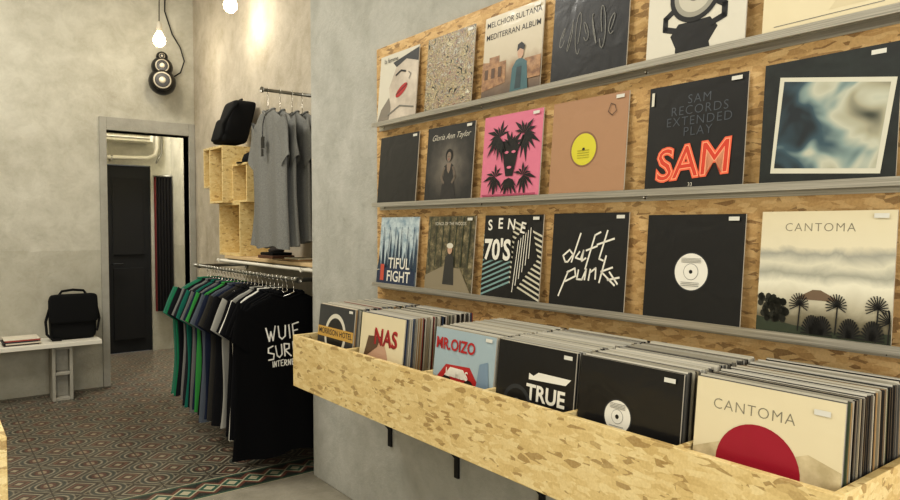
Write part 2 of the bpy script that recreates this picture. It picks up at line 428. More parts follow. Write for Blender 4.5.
def a_sene(A):
    for k in range(15):
        y=-0.1+k*0.06
        if 0<=y<0.78:
            A.poly([(0,y),(0.5,y+0.18),(0.5,y+0.205),(0,y+0.025)],glossy('sene_teal',(120,150,146))); A.z-=0.00035
            A.poly([(0.5,y+0.18),(1,y),(1,y+0.025),(0.5,y+0.205)],glossy('sene_w',(196,190,168))); A.z-=0.00035
    A.up(); A.poly([(0.5,0.0),(0.95,0.5),(0.8,0.95),(0.55,0.7)],INK)
    for k in range(6): A.stroke([(0.56+0.05*k,0.1+0.08*k),(0.62+0.04*k,0.7+0.03*k)],0.012,WHT)
    A.rect(0.02,0.46,0.52,0.98,INK)
    for i,(t,u,v,r) in enumerate([('S',0.12,0.82,0.1),('E',0.3,0.84,0.0),('N',0.49,0.83,-0.08),('E',0.68,0.79,-0.2)]): A.text(t,u,v,0.18,WHT,0.02,rot=r)
    A.text("70'S",0.27,0.47,0.34,WHT,0.03,sx=0.85); sticker(A)
def a_daft(A):
    w=0.02
    S=[[(0.14,0.5),(0.1,0.58),(0.2,0.66),(0.26,0.6),(0.18,0.5),(0.14,0.5)],[(0.36,0.88),(0.24,0.5)],
       [(0.36,0.64),(0.3,0.56),(0.38,0.54),(0.42,0.66),(0.4,0.52),(0.46,0.56)],
       [(0.66,0.9),(0.58,0.86),(0.46,0.42)],[(0.46,0.66),(0.62,0.72)],[(0.76,0.92),(0.66,0.56),(0.72,0.54)],[(0.62,0.74),(0.86,0.82)],
       [(0.2,0.38),(0.06,0.04)],[(0.18,0.36),(0.3,0.42),(0.32,0.32),(0.16,0.24)],
       [(0.36,0.4),(0.34,0.28),(0.42,0.28),(0.48,0.42),(0.46,0.28)],[(0.54,0.42),(0.52,0.28)],[(0.54,0.38),(0.62,0.44),(0.62,0.3)],
       [(0.76,0.6),(0.68,0.26)],[(0.86,0.46),(0.7,0.4),(0.9,0.24)],[(0.8,0.3),(0.96,0.34)],[(0.82,0.4),(0.94,0.26)]]
    for s_ in S:
        A.stroke([(0.08+0.88*x,0.1+0.84*(y-0.02)*0.95) for x,y in s_],w,WHT); A.z-=0.00035
    A.up(); sticker(A)
def a_label(A,u=0.5,v=0.47,r=0.17,m=None):
    A.circ(u,v,r+0.012,DGREY); A.circ(u,v,r,m or WHT); A.circ(u,v,r*0.45,GREY); A.circ(u,v,r*0.42,m or WHT); A.circ(u,v,0.018,INK)
    for k in range(4): A.rect(u-r*0.6,v+r*0.5+0.012*k,u+r*0.6,v+r*0.5+0.004+0.012*k,GREY)
    for k in range(3): A.rect(u-r*0.55,v-r*0.6-0.015*k,u+r*0.55,v-r*0.6+0.005-0.015*k,GREY)
def a_blk(A): a_label(A); sticker(A)
def a_blkonly(A): sticker(A)
def cantf(m,uv):
    u,v=sepv(m,uv); n=noise(m,uv,4,6,0.6,0.5)
    t=M_(m,'ADD',v,M_(m,'MULTIPLY',M_(m,'SUBTRACT',n,0.5),0.16))
    return ramp(m,t,[(0,(64,62,50)),(0.16,(116,108,86)),(0.26,(180,172,148)),(0.42,(220,214,190)),(0.5,(160,158,142)),(0.58,(208,202,178)),(0.66,(158,156,142)),(0.72,(214,204,174)),(1,(212,200,166))])
cantm = uvmat('seascape_print', cantf)
def a_cant(A):
    A.text('CANTOMA',0.46,0.84,0.095,glossy('ink_greygreen',(128,122,104)),-0.012,spacing=1.2)
    A.poly([(0.3,0.3),(0.44,0.38),(0.5,0.38),(0.66,0.3)],glossy('hutroof',(112,92,72)))
    A.poly([(0,0.0),(1,0.0),(1,0.1),(0.7,0.06),(0.3,0.09),(0,0.14)],GRN)
    random.seed(3)
    for k in range(60):
        x=0.025+random.random()*0.22; y=0.12+random.random()*0.22*(1-x*1.5); A.circ(x,y,0.025,glossy('bush',(38,38,30)),0.03,8); A.z-=0.00035
    A.up()
    for cx,cy,h in [(0.34,0.1,0.26),(0.62,0.1,0.28),(0.90,0.06,0.36),(0.98,0.0,0.3)]:
        A.stroke([(cx,cy-0.05),(cx+0.01,cy+h*0.6)],0.010,INK)
        for k in range(15):
            a=math.pi*(k/14)*1.3-0.45; rr=min(0.075,0.99-cx) if math.cos(a)>0 else 0.075
            A.stroke([(cx+0.01,cy+h*0.6),(cx+rr*math.cos(a),cy+h*0.6+0.09*math.sin(a))],0.008,INK); A.z-=0.00035
    for cx in (0.45,0.52,0.88,0.72):
        for k in range(16):
            a=math.pi*k/15; A.stroke([(cx,0.04),(cx+0.08*math.cos(a),0.04+0.14*math.sin(a))],0.012,INK); A.z-=0.00035
    A.up(); sticker(A)
def a_cantred(A):
    A.text('CANTOMA',0.42,0.80,0.105,glossy('ink_greygreen',(118,112,92)),-0.012,spacing=1.15)
    A.poly([(0,0.5),(0.2,0.58),(0.5,0.52),(0.8,0.64),(1,0.58),(1,0.2),(0,0.2)],uvmat('hill_print',lambda m,uv: ramp(m,noise(m,uv,6,6),[(0.35,(176,160,122)),(0.65,(208,192,154))])))
    A.circ(0.47,0.46,0.29,CRIM); A.circ(0.49,0.36,0.10,glossy('crimson_label',(196,176,140))); A.circ(0.49,0.36,0.013,INK)
    sticker(A,0.82,0.9)
def a_true(A):
    A.text('TRUE',0.66,0.50,0.2,WHT,0.03); A.poly([(0.44,0.68),(0.9,0.7),(0.96,0.76),(0.56,0.76),(0.5,0.72),(0.44,0.74)],WHT)
    A.circ(0.3,0.42,0.19,DGREY); A.circ(0.3,0.42,0.15,INK); A.circ(0.3,0.42,0.06,GREY); sticker(A,0.86,0.93)
def a_blk2(A): a_label(A,0.42,0.56,0.13); sticker(A,0.84,0.92)
def a_oizo(A):
    A.rect(0,0.0,1,0.42,NAVY)
    A.poly([(0.05,0.44),(0.22,0.62),(0.62,0.64),(0.8,0.46),(0.5,0.36)],RED)
    A.poly([(0.2,0.5),(0.3,0.6),(0.52,0.6),(0.6,0.5)],WHT); A.circ(0.25,0.42,0.09,INK); A.circ(0.62,0.42,0.09,INK)
    A.poly([(0.7,0.2),(0.78,0.7),(0.9,0.74),(0.98,0.2)],glossy('pale_figure',(120,140,156)))
    A.text('MR.OIZO',0.36,0.78,0.17,RED,0.025,sx=0.95)
    A.text('LAMBS',0.42,0.5,0.13,WHT,0.01); sticker(A)
def a_nas(A):
    A.circ(0.42,0.4,0.26,SKIN,0.3); A.poly([(0.1,0.42),(0.2,0.72),(0.5,0.74),(0.42,0.6)],BRN)
    A.text('NAS',0.6,0.64,0.28,RED,0.025); A.text('NAS',0.585,0.625,0.28,glossy('redd',(126,30,30)),-0.005)
def a_mor(A):
    A.circ(0.5,0.6,0.3,OFFW); A.circ(0.5,0.6,0.24,INK); A.rect(0.0,0.56,1,0.7,glossy('ochre',(190,150,70)))
    A.text('MORRISON HOTEL',0.5,0.6,0.11,INK,0.01); sticker(A)
bluetree = uvmat('blue_mist_print', lambda m,uv: ramp(m,noise(m,uv,7,5),[(0.3,(110,136,152)),(0.6,(192,204,204)),(0.8,(60,84,110))]))
oizo_bg = glossy('pale_blue',(156,172,176))

def MW(x, y, z, lean=0.0, roll=0.0, yaw=0.0):
    c, s = math.cos(lean), math.sin(lean)
    R = Matrix(((0, s, -c, 0), (-1, 0, 0, 0), (0, c, s, 0), (0,0,0,1)))
    return Matrix.Translation((x,y,z)) @ Matrix.Rotation(yaw,4,'Z') @ R @ Matrix.Rotation(roll,4,'Z')

# ================================================================== ROOM
CH = 4.2
def simple(name, boxes, m, bevel=0):
    b = MB()
    for q in boxes: b.box(*q, m)
    return b.finish(name, bevel)
simple('wall_right', [(1.72,2.25,-2.2,3.51,0,CH)], W_RIGHT, 0.006)
simple('wall_recess', [(2.03,2.25,3.51,6.6,0,CH)], W_SIDE)
DX0, DX1, DZ = 1.27, 1.972, 2.262
simple('wall_back', [(-2.6,DX0,6.6,6.75,0,CH),(DX1,2.25,6.6,6.75,0,CH),(DX0,DX1,6.6,6.75,DZ,CH)], W_BACK)
simple('wall_left', [(-2.6,-2.45,-2.2,6.6,0,CH)], W_BACK)
simple('wall_front', [(-2.45,1.72,-2.2,-2.05,0,0.35),(-2.45,1.72,-2.2,-2.05,3.2,CH),(-2.45,-2.1,-2.2,-2.05,0.35,3.2),(1.4,1.72,-2.2,-2.05,0.35,3.2)], W_BACK)
simple('ceiling', [(-2.6,2.4,-2.2,8.5,CH,CH+0.1)], CEIL)
simple('wall_backroom', [(0.9,1.55,8.2,8.35,0,CH),(2.03,2.45,8.2,8.35,0,CH),(1.55,2.03,8.2,8.35,2.1,CH)], W_BACK)
simple('wall_backroom_right', [(2.25,2.4,6.75,8.2,0,CH)], W_BACK)
simple('wall_backroom_left', [(0.75,0.9,6.75,8.35,0,CH)], W_BACK)
b = MB()
b.box(-2.6,2.4,3.81,8.4,-0.05,0,FL); b.box(-2.6,2.4,3.56,3.81,-0.05,0,FB); b.box(-2.6,2.4,-2.2,3.56,-0.05,0,FP)
b.finish('floor')
b = MB()
FRM = plaster('frame_plaster',(158,155,144),(146,143,131),(168,165,154))
b.box(1.212,DX0,6.575,6.76,0,2.377,FRM); b.box(DX0,DX1,6.575,6.76,DZ,2.377,FRM); b.box(DX1,2.028,6.575,6.76,0,2.377,FRM)
b.finish('trim_1', 0.004)
b = MB(); DK = mat('opening_dark',(11,11,12),0.7)  # near-black panel paints the darkness of an open doorway
b.box(1.555,2.025,8.22,8.26,0.005,2.09,DK)
for z0,z1 in ((0.15,0.95),(1.1,1.95)):
    b.box(1.63,1.95,8.205,8.22,z0,z1,mat('opening_dark2',(13,12,12),0.75))
b.tube([(1.62,8.2,1.0),(1.62,8.16,1.0),(1.72,8.16,1.0)],0.008,BLACKM)
b.finish('dark_opening_panel',0.004)
b = MB()
for x in (-2.1,-0.95,0.2,1.35): b.box(x,x+0.05,-2.16,-2.1,0.35,3.2,BLACKM)
for z in (0.35,2.3,3.15): b.box(-2.1,1.4,-2.15,-2.11,z,z+0.05,BLACKM)
b.finish('window_1')

b = MB()
b.box(1.45,2.0,7.96,8.19,2.34,2.62,WPAINT)
for k in range(4): b.box(1.48,1.97,7.945,7.96,2.37+0.035*k,2.385+0.035*k,mat('louvre',(150,146,134),0.5))
b.finish('air_conditioner',0.02)
b = MB()
b.tube([(2.08,8.12,3.0),(2.08,8.12,2.3),(2.06,8.12,2.22),(1.98,8.12,2.18),(1.3,8.12,2.16),(0.92,8.12,2.16)],0.022,WPAINT,10)
b.tube([(2.14,8.15,3.0),(2.14,8.15,2.25),(2.08,8.15,2.13)],0.012,METAL)
for x in (1.1,1.6): b.box(x,x+0.02,8.1,8.198,2.13,2.19,METAL)
b.finish('wall_pipe')
b = MB(); CU=mat('dark_curtain',(20,16,16),0.9); CU2=mat('red_curtain_edge',(104,36,34),0.9)
vs=[];fs=[];n=28
for j in range(2):
    for i in range(n+1):
        x=2.045+0.19*i/n; vs.append((x,8.13+0.018*math.sin(i*1.3),0.45 if j==0 else 1.98))
for i in range(n): fs.append((i,i+1,n+1+i+1,n+1+i))
b.add(vs,fs[3:],CU,smooth=True); b.add(vs,fs[:3],CU2,smooth=True)
b.tube([(2.04,8.13,1.985),(2.245,8.13,1.985)],0.01,METAL); b.box(2.13,2.15,8.13,8.198,1.98,2.0,METAL)
b.finish('hanging_curtain')

# ================================================================== OSB display wall
b = MB(); b.box(1.70,1.72,-0.25,2.775,0.712,2.25,OSB_W); b.finish('record_display_panel',0.002)
LZ = {1:1.42+0.468, 2:1.42+0.099, 3:1.42-0.268}
for k in (1,2,3):
    z=LZ[k]; b=MB()
    b.box(1.655,1.6999,-0.25,2.745,z-0.004,z,ALU); b.box(1.652,1.655,-0.25,2.745,z-0.012,z+0.008,ALU)
    b.box(1.6965,1.6999,-0.25,2.745,z-0.025,z-0.004,ALU)
    for y in (0.45,1.25,2.0,2.7): b.tube([(1.695,y,z-0.015),(1.6925,y,z-0.015)],0.005,CHROME)
    b.finish('metal_record_ledge')
YC=[2.556,2.18,1.812,1.456,1.080,0.733,0.36,0.0]
SW=[.308,.308,.308,.31,.300,.304,.308,.308]
rows = {1:[OFFW,a_face,splat,lambda A:sticker(A),sand,a_med,SLV,a_chalk,OFFW,a_disc,CRM,a_beige],
        2:[SLV,a_blkonly,DGREY,a_gloria,PINK,a_pink,KRAFT,a_kraft,SLV,a_sam,darkteal,a_frame],
        3:[bluetree,a_trees,forest,a_forest,INK,a_sene,SLV,a_daft,SLV,a_blk,cantm,a_cant]}
for r, lst in rows.items():
    prs=list(zip(lst[0::2],lst[1::2]))+[(CRM,None),(SLV,None)]
    for i,(m,fn) in enumerate(prs):
        b=MB(); sleeve(b,None,m,0.004,fn,SW[i])
        b.finish('record_album', M=MW(1.662,YC[i]+random.uniform(-.003,.003),LZ[r]+0.0008,0.085,random.uniform(-.002,.002)))

# ================================================================== record bin
BX0,BX1=1.28,1.698
BY0,BY1=0.522,2.806
BT,BB=0.938,0.71
FZ=0.780
DIV=[0.866,1.203,1.520,1.838,2.36]
b=MB()
b.box(BX0,BX0+0.018,BY0,BY1,BB,BT,OSB_B)
b.box(BX0+0.018,BX1,BY0+0.018,BY1-0.018,FZ-0.018,FZ,OSB_B)
b.box(BX0+0.018,BX1,BY0,BY0+0.018,BB,BT,OSB_B); b.box(BX0+0.018,BX1,BY1-0.018,BY1,BB,BT,OSB_B)
for y in DIV: b.box(BX0+0.018,BX1,y-0.006,y+0.006,FZ,BT-0.002,OSB_B)
b.finish('record_bin',0.0015)
edgecols=[(162,156,140),(122,118,108),(30,30,32),(190,184,166),(78,75,68),(152,142,120),(46,45,44),(158,128,88),(98,96,90),(184,180,168),(74,84,62),(60,74,98),(130,56,48),(24,24,26),(204,198,182)]
EM=[glossy('record_edge_%d'%i,c,0.4,0.3) for i,c in enumerate(edgecols)]
def stack(yc, art, m, x0=1.325, n=60, x1=1.678, tint=None, SZ=0.304):
    b=MB()
    for j in range(n):
        f=j/(n-1); xb=x0+(x1-0.02-x0)*f
        lean=0.10*(1-f)+0.02*f+random.uniform(-.004,.004)
        if j==0: lean=0.105
        yy=yc+(0 if j==0 else random.uniform(-.003,.003)); zz=FZ+0.0006
        M=MW(xb,yy,zz,lean,0)
        s=SZ*(1 if j==0 else random.choice([1,1,1,.985,.995]))
        t=random.uniform(0.0030,0.0046)
        e=random.choice(EM if tint is None else tint)
        if j==0: sleeve(b,M,m,0.004,art,SZ)
        else:
            b.box(-s/2,s/2,0,s,-t/2,t/2,e,M)
            if random.random()<0.5: b.box(-s/2+0.001,s/2-0.001,0.001,s+random.uniform(0.001,0.005),-t/2+0.001,-t/2+0.0018,EM[random.choice([0,3,9,14])],M)
    return b.finish('record_stack')
light=[EM[i] for i in (0,1,3,5,8,9,14,4,6,2)]
olive=[EM[i] for i in (0,5,10,4,2,7,8,6,13,1,3,4,6)]
stack(0.700,a_cantred,CRM,tint=olive,SZ=0.308); stack(1.040,a_blk2,SLV,tint=light); stack(1.361,a_true,SLV,tint=light)
stack(1.679,a_oizo,oizo_bg,tint=light); stack(2.17,a_nas,CRM); stack(2.53,a_mor,DGREY)
for y in (2.69,2.18,1.69,1.2,0.72):
    b=MB()
    b.box(1.709,1.7199,y-0.013,y+0.013,0.38,0.70,BLACKM); b.box(1.42,1.7199,y-0.013,y+0.013,0.698,0.7095,BLACKM)
    b.tube([(1.712,y,0.46),(1.64,y,0.55),(1.53,y,0.70)],0.006,BLACKM)
    b.finish('shelf_bracket',0.001)

# ================================================================== T-shirts
def tshirt(b, M, m, L_=0.82, hw=0.26, ph=0.0, th=0.022, sleeve_drop=0.24, reach=0.10, fold_k=1.0):
    nseg=40
    prof=[(0,1.06),(0.1,1.03),(0.3,0.98),(0.5,0.96),(0.68,0.97),(0.76,0.97),(0.84,0.93),(0.9,0.84),(0.945,0.66),(0.975,0.44),(1.0,0.3)]
    def w(t):
        for (a,wa),(c,wc) in zip(prof,prof[1:]):
            if a<=t<=c: return wa+(wc-wa)*(t-a)/(c-a)
        return prof[-1][1]
    ts=[0,0.06,0.14,0.24,0.34,0.44,0.54,0.63,0.7,0.76,0.81,0.86,0.9,0.93,0.955,0.975,1.0]
    vs=[];fs=[]
    for t in ts:
        W=w(t)*hw; T=th*(1.25-0.55*t)
        for k in range(nseg):
            a=2*math.pi*k/nseg; x=W*math.cos(a)
            sy=math.sin(a); y=T*(abs(sy)**0.6)*(1 if sy>0 else -1)
            fold=fold_k*((1-t)**0.8*0.016*math.sin(x*26+ph+t*1.5)+0.005*math.sin(x*55+ph*2+t*4))
            z=-L_*(1-t)
            if t==0: z+=0.01*math.sin(x*18+ph)
            if t>0.98 and y<0: z-=0.03*(1-abs(math.cos(a)))
            vs.append((x+0.004*math.sin(t*9+ph),y+fold,z))
    for i in range(len(ts)-1):
        for k in range(nseg):
            k2=(k+1)%nseg; fs.append((i*nseg+k,i*nseg+k2,(i+1)*nseg+k2,(i+1)*nseg+k))
    b.add(vs,fs,m,M,smooth=True)
    n0=(len(ts)-1)*nseg
    ring=[Vector(vs[n0+k])+Vector((0,0,0.004)) for k in range(nseg)]; b.tube(ring+[ring[0]],0.007,m,6,M,cap=False)
    for s in (-1,1):
        vs=[];fs=[];ns=14
        for i in range(6):
            f=i/5
            cx=s*(0.70*hw+f*reach); cz=-0.115*L_-f*sleeve_drop*0.75
            hr=0.092-0.012*f
            for k in range(ns):
                a=2*math.pi*k/ns
                p=Vector((cx,0,cz))+Vector((s*0.80,0,0.60))*(hr*math.cos(a)*0.9)+Vector((0,1,0))*(th*0.75*math.sin(a)+0.006*math.sin(f*5+ph+a))
                vs.append(p)
        for i in range(5):
            for k in range(ns):
                k2=(k+1)%ns; fs.append((i*ns+k,i*ns+k2,(i+1)*ns+k2,(i+1)*ns+k))
        b.add(vs,fs,m,M,smooth=True)
def hanger(b, M, m, drop=0.075, low=0.0):
    P=[(0.014*math.cos(a),0,drop+0.002+0.014*math.sin(a)) for a in [-0.4+0.45*i for i in range(8)]]+[(-0.004,0,drop-0.02),(0,0,drop-0.03),(0,0,-low)]
    b.tube(P,0.0022,m,6,M)
    b.tube([(0,0,0.005-low),(-0.06,0,-0.015-low),(-0.16,0,-0.07-low),(0.16,0,-0.07-low),(0.06,0,-0.015-low),(0,0,0.005-low)],0.0028,m,6,M)

RZ=1.115; RXc=1.655
def fabm(c): return mat('fabric_%d_%d_%d'%c,c,0.9,spec=0.15)
rack=empty('clothes_rack',(0,0,0))
cols=[(58,112,92),(34,112,78),(24,26,30),(116,116,112),(40,40,44),(30,96,82),(20,21,26),(104,104,102),(34,42,60),(58,132,66),(20,20,22),(84,90,98),(34,40,58),(56,54,50),(18,18,20),(26,26,28),(22,22,24),(150,148,140),(20,20,22),(212,209,199),(24,24,27),(18,18,20),(16,16,18),(16,16,18)]
b=MB(); hb=MB()
ny=len(cols)
for i,c in enumerate(cols):
    y=5.10-(5.10-3.70)*i/(ny-1)
    M=Matrix.Translation((RXc+random.uniform(-.01,.01),y,RZ-0.080))@Matrix.Rotation(random.uniform(-.06,.06),4,'Z')
    tshirt(b,M,fabm(c),random.uniform(0.82,0.88),random.uniform(0.25,0.265)+(0.015 if i>20 else 0),random.uniform(0,6),0.02,reach=0.085)
    hanger(hb,Matrix.Translation((RXc,y,RZ-0.077))@Matrix.Rotation(random.uniform(-.3,.3),4,'Z'),CHROME)
b.finish('t_shirts',parent=rack)
b=MB(); NX=-0.035; NH=0.32
M=Matrix.Translation((RXc+NX,3.61,RZ-0.08))
tshirt(b,M,FABK,0.90,NH,1.0,0.022,reach=0.05,fold_k=0.6)
hanger(hb,Matrix.Translation((RXc,3.61,RZ-0.077)),CHROME)
Wt=mat('white_print',(225,222,214),0.7)
def shirt_pt(xx,zz):
    tt=1+zz/0.90
    fold=0.6*((1-tt)**0.8*0.016*math.sin(xx*26+1.0+tt*1.5)+0.005*math.sin(xx*55+2+tt*4))
    W=0.97*NH; T=0.022*(1.25-0.55*tt); ca=max(-1,min(1,xx/W))
    return (xx,-T*(math.sqrt(1-ca*ca)**0.6)+fold-0.004,zz)
def shirt_stroke(pts,w,ox,oz,s,rot=0.0):
    q=[]
    for (x,z) in pts:
        q.append((ox+s*(x*math.cos(rot)-z*math.sin(rot)),oz+s*(x*math.sin(rot)+z*math.cos(rot))))
    for i in range(len(q)-1):
        a=Vector(q[i]);c=Vector(q[i+1]);d=(c-a).normalized();n_=Vector((-d.y,d.x))*w/2;a=a-d*w*.3;c=c+d*w*.3
        b.add([shirt_pt(p.x,p.y) for p in (a-n_,c-n_,c+n_,a+n_)],[(0,1,2,3)],Wt,M)
GL_={'W':[[(0,1),(.2,0),(.35,.7),(.5,0),(.75,1.05)]],'U':[[(0,1),(.05,.2),(.25,0),(.5,.2),(.55,1)]],'I':[[(0.1,1.0),(0.15,0)]],
     'E':[[(.5,1.1),(0,1),(.05,0),(.5,-.05)],[(0,.5),(.4,.55)]],'S':[[(.5,1.05),(.1,.95),(.05,.6),(.5,.4),(.4,0),(0,.02)]],
     'R':[[(0,0),(.05,1),(.45,.9),(.4,.55),(.05,.5),(.5,-.1)]],'F':[[(.05,-.15),(.05,1),(.55,1.1)],[(.05,.5),(.4,.6)]],
     'N':[[(0,0),(.05,1),(.4,0),(.45,1)]],'T':[[(.2,0),(.2,1)],[(-.05,1),(.5,1)]]}
def word(t,ox,oz,s,w,rot=0.0,adv=0.72):
    x=0
    for ch in t:
        for st in GL_[ch]: shirt_stroke([(x+p,q) for p,q in st],w,ox,oz,s,rot)
        x+= (0.4 if ch=='I' else 1.0 if ch=='W' else adv)
word('WUIE',-0.14,-0.255,0.075,0.0085,0.05); word('SURF',-0.13,-0.36,0.07,0.0085,0.12); word('INTERNE',-0.11,-0.40,0.030,0.0055,0.0)
b.finish('black_t_shirt',parent=rack)
hb.finish('wire_hangers',parent=rack)
b=MB()
b.tube([(RXc,3.53,RZ),(RXc,5.40,RZ)],0.0125,METAL,12)
for y in (3.56,5.3):
    b.tube([(RXc,y,RZ),(2.0295,y,RZ)],0.0125,METAL,12); b.tube([(2.018,y,RZ),(2.0295,y,RZ)],0.035,METAL,16)
    b.tube([(RXc,y-0.02,RZ),(RXc,y+0.02,RZ)],0.018,METAL,12)
b.finish('rail',parent=rack)
SHZ=1.20
b=MB()
b.box(1.78,2.029,3.52,5.10,SHZ-0.022,SHZ,WOODP)
for y in (3.66,5.05):
    b.tube([(1.72,y,SHZ-0.036),(2.0295,y,SHZ-0.036)],0.012,WPAINT,12); b.tube([(2.02,y,SHZ-0.036),(2.0295,y,SHZ-0.036)],0.03,WPAINT,16)
b.tube([(1.74,3.52,SHZ-0.036),(1.74,5.12,SHZ-0.036)],0.012,WPAINT,12)
b.finish('wooden_wall_shelf',0.002)
grack=empty('short_clothes_rack')
b=MB(); gy=4.06; gz=2.262
b.tube([(1.66,gy,gz),(2.029,gy,gz)],0.011,METAL,12); b.tube([(2.017,gy,gz),(2.0295,gy,gz)],0.034,METAL,16); b.tube([(1.655,gy,gz),(1.668,gy,gz)],0.018,METAL,12)
b.finish('rail',parent=grack)
b=MB(); G=mat('grey_marl_fabric',(124,123,118),0.92,spec=0.15)
tc=N(G,'ShaderNodeTexCoord').outputs['Object']; setcol(G,ramp(G,noise(G,tc,260,2),[(0.3,(102,102,98)),(0.7,(142,141,135))]))
for k,(x,dr) in enumerate([(1.70,0.05),(1.78,-0.04),(1.86,0.03),(1.93,0.0)]):
    M=Matrix.Translation((x,gy,gz-0.125))@Matrix.Rotation(-math.pi/2+dr,4,'Z')
    tshirt(b,M,G,0.85-0.015*k,0.235,k*1.7,0.022,sleeve_drop=0.32,reach=0.06)
    hanger(b,Matrix.Translation((x,gy,gz-0.077))@Matrix.Rotation(-math.pi/2+dr,4,'Z'),CHROME,low=0.045)
b.box(1.655,1.658,4.02,4.07,1.90,1.97,BLACKM); b.tube([(1.657,4.05,1.97),(1.665,4.06,2.05),(1.68,4.07,2.10)],0.003,BLACKM,6)
b.box(1.652,1.655,4.03,4.06,1.85,1.895,BLACKM)
b.finish('grey_t_shirts',parent=grack)

def cube(b,x0,x1,y0,y1,z0,z1,t=0.016,m=OSB_C):
    b.box(x0,x1,y0,y1,z0,z0+t,m); b.box(x0,x1,y0,y1,z1-t,z1,m)
    b.box(x0,x1,y0,y0+t,z0+t,z1-t,m); b.box(x0,x1,y1-t,y1,z0+t,z1-t,m); b.box(x1-t,x1,y0+t,y1-t,z0+t,z1-t,m)
b=MB()
cube(b,1.79,2.028,4.80,5.24,SHZ+0.001,1.59); cube(b,1.72,2.028,4.95,5.24,1.5905,2.01)
cube(b,1.76,2.028,5.241,5.50,1.72,2.03); cube(b,1.79,2.028,4.66,4.949,1.5905,1.87)
b.finish('osb_display_cubes',0.001)
b=MB(); b.lathe([(0.09,0),(0.088,0.03),(0.075,0.065),(0.04,0.085),(0.005,0.09)],FABK2,20,Matrix.Translation((1.9,4.79,1.8705)))
b.lathe([(0.075,0),(0.075,0.006),(0.02,0.008)],FABK2,20,Matrix.Translation((1.85,4.79,1.8705))@Matrix.Diagonal((1.1,1,1,1)))
b.finish('baseball_cap')
def rbox(b,x0,x1,y0,y1,z0,z1,m,M=None,pw=4,n=24,rows=10,taper=0.0):
    cx,cy,cz=(x0+x1)/2,(y0+y1)/2,(z0+z1)/2; hx,hy,hz=(x1-x0)/2,(y1-y0)/2,(z1-z0)/2
    vs=[];fs=[]
    def se(a,p): return math.copysign(abs(a)**(2/p),a)
    for i in range(rows+1):
        ph=-math.pi/2+math.pi*i/rows
        cz_=se(math.sin(ph),pw); r=max(0.01,se(math.cos(ph),pw))
        tp=1-taper*(cz_+1)/2
        for k in range(n):
            a=2*math.pi*k/n
            vs.append((cx+hx*r*tp*se(math.cos(a),pw),cy+hy*r*tp*se(math.sin(a),pw),cz+hz*cz_))
    for i in range(rows):
        for k in range(n):
            k2=(k+1)%n; fs.append((i*n+k,i*n+k2,(i+1)*n+k2,(i+1)*n+k))
    fs.append(tuple(reversed(range(n)))); fs.append(tuple(range(rows*n,(rows+1)*n)))
    b.add(vs,fs,m,M,smooth=True)
# black bag slumped against the wall on top of the cubes
b=MB()
SH=Matrix.Identity(4); SH[0][2]=0.30; SH[0][3]=-0.30*2.03
rbox(b,1.72,1.92,4.97,5.22,2.034,2.36,FABK2,SH,9,28,12,0.10)
rbox(b,1.70,1.76,4.99,5.19,2.05,2.22,FABK2,SH,7)
b.tube([(1.74,5.0,2.10),(1.73,4.95,2.16),(1.79,4.94,2.27),(1.85,4.98,2.33)],0.012,FABK2,8)
b.tube([(1.90,5.06,2.345),(1.92,5.08,2.38),(1.92,5.12,2.38),(1.90,5.14,2.345)],0.008,FABK2,8)
b.finish('black_backpack')
b=MB(); b.box(1.82,1.98,4.30,4.55,SHZ+0.0005,SHZ+0.022,mat('folded_brown',(90,62,44),0.8)); b.box(1.83,1.97,4.32,4.53,SHZ+0.022,SHZ+0.04,FABK2)
b.lathe([(0.05,0),(0.055,0.02),(0.03,0.035),(0.005,0.04)],mat('beanie',(60,54,50),0.9),16,Matrix.Translation((1.9,4.42,SHZ+0.04)))
b.finish('folded_clothes',0.004)
b=MB(); b.box(1.82,1.97,3.9,4.15,SHZ+0.0005,SHZ+0.01,mat('book_tan',(160,128,90),0.6)); b.box(1.83,1.96,3.92,4.13,SHZ+0.01,SHZ+0.018,CREAM); b.finish('magazines',0.001)

# ================================================================== bench, bag
BZ=0.478
b=MB(); b.box(-1.2,1.14,6.22,6.595,BZ-0.035,BZ,WPAINT); b.finish('bench_top_board',0.003)
for x in (0.78,-0.75):
    b=MB(); w_=0.15; h=BZ-0.0355; t=0.025; y0=6.26; y1=6.45
    b.box(x,x+t,y0,y1,0,h,CONC); b.box(x+w_-t,x+w_,y0,y1,0,h,CONC)
    for z in (0,h/2-t/2,h-t): b.box(x+t,x+w_-t,y0,y1,z,z+t,CONC)
    b.box(x+t,x+w_-t,y0+0.08,y0+0.1,t,h/2-t/2,CONC); b.box(x+t,x+w_-t,y0+0.08,y0+0.1,h/2+t/2,h-t,CONC)
    b.finish('concrete_block',0.004)
b=MB(); TB=Matrix.Translation((0,0,BZ-0.44))
rbox(b,0.79,1.125,6.36,6.50,0.4405,0.80,FABK2,TB,9,28,10,-0.04)
rbox(b,0.775,1.14,6.335,6.40,0.58,0.82,FABK2,TB,9,28,10,0.03)
b.tube([(0.86,6.42,0.81),(0.88,6.42,0.84),(0.96,6.42,0.85),(1.04,6.42,0.84),(1.06,6.42,0.81)],0.010,FABK2,8,TB)
b.tube([(0.785,6.40,0.70),(0.755,6.38,0.60),(0.76,6.36,0.50),(0.80,6.34,0.452),(0.86,6.33,0.452)],0.010,FABK2,8,TB)
b.tube([(1.13,6.40,0.74),(1.15,6.37,0.60),(1.125,6.35,0.50)],0.009,FABK2,8,TB)
b.finish('messenger_bag',0.0)
b=MB()
for k,(c,dx) in enumerate([((60,50,44),0.0),((200,190,170),0.012),((40,40,42),-0.01),((150,60,50),0.006),((214,206,188),0.0)]):
    z=BZ+0.0005+0.011*k; b.box(0.46+dx,0.70+dx,6.28,6.48,z,z+0.0105,mat('mag_%d'%k,c,0.5))
b.finish('magazine_stack',0.001)
b=MB()
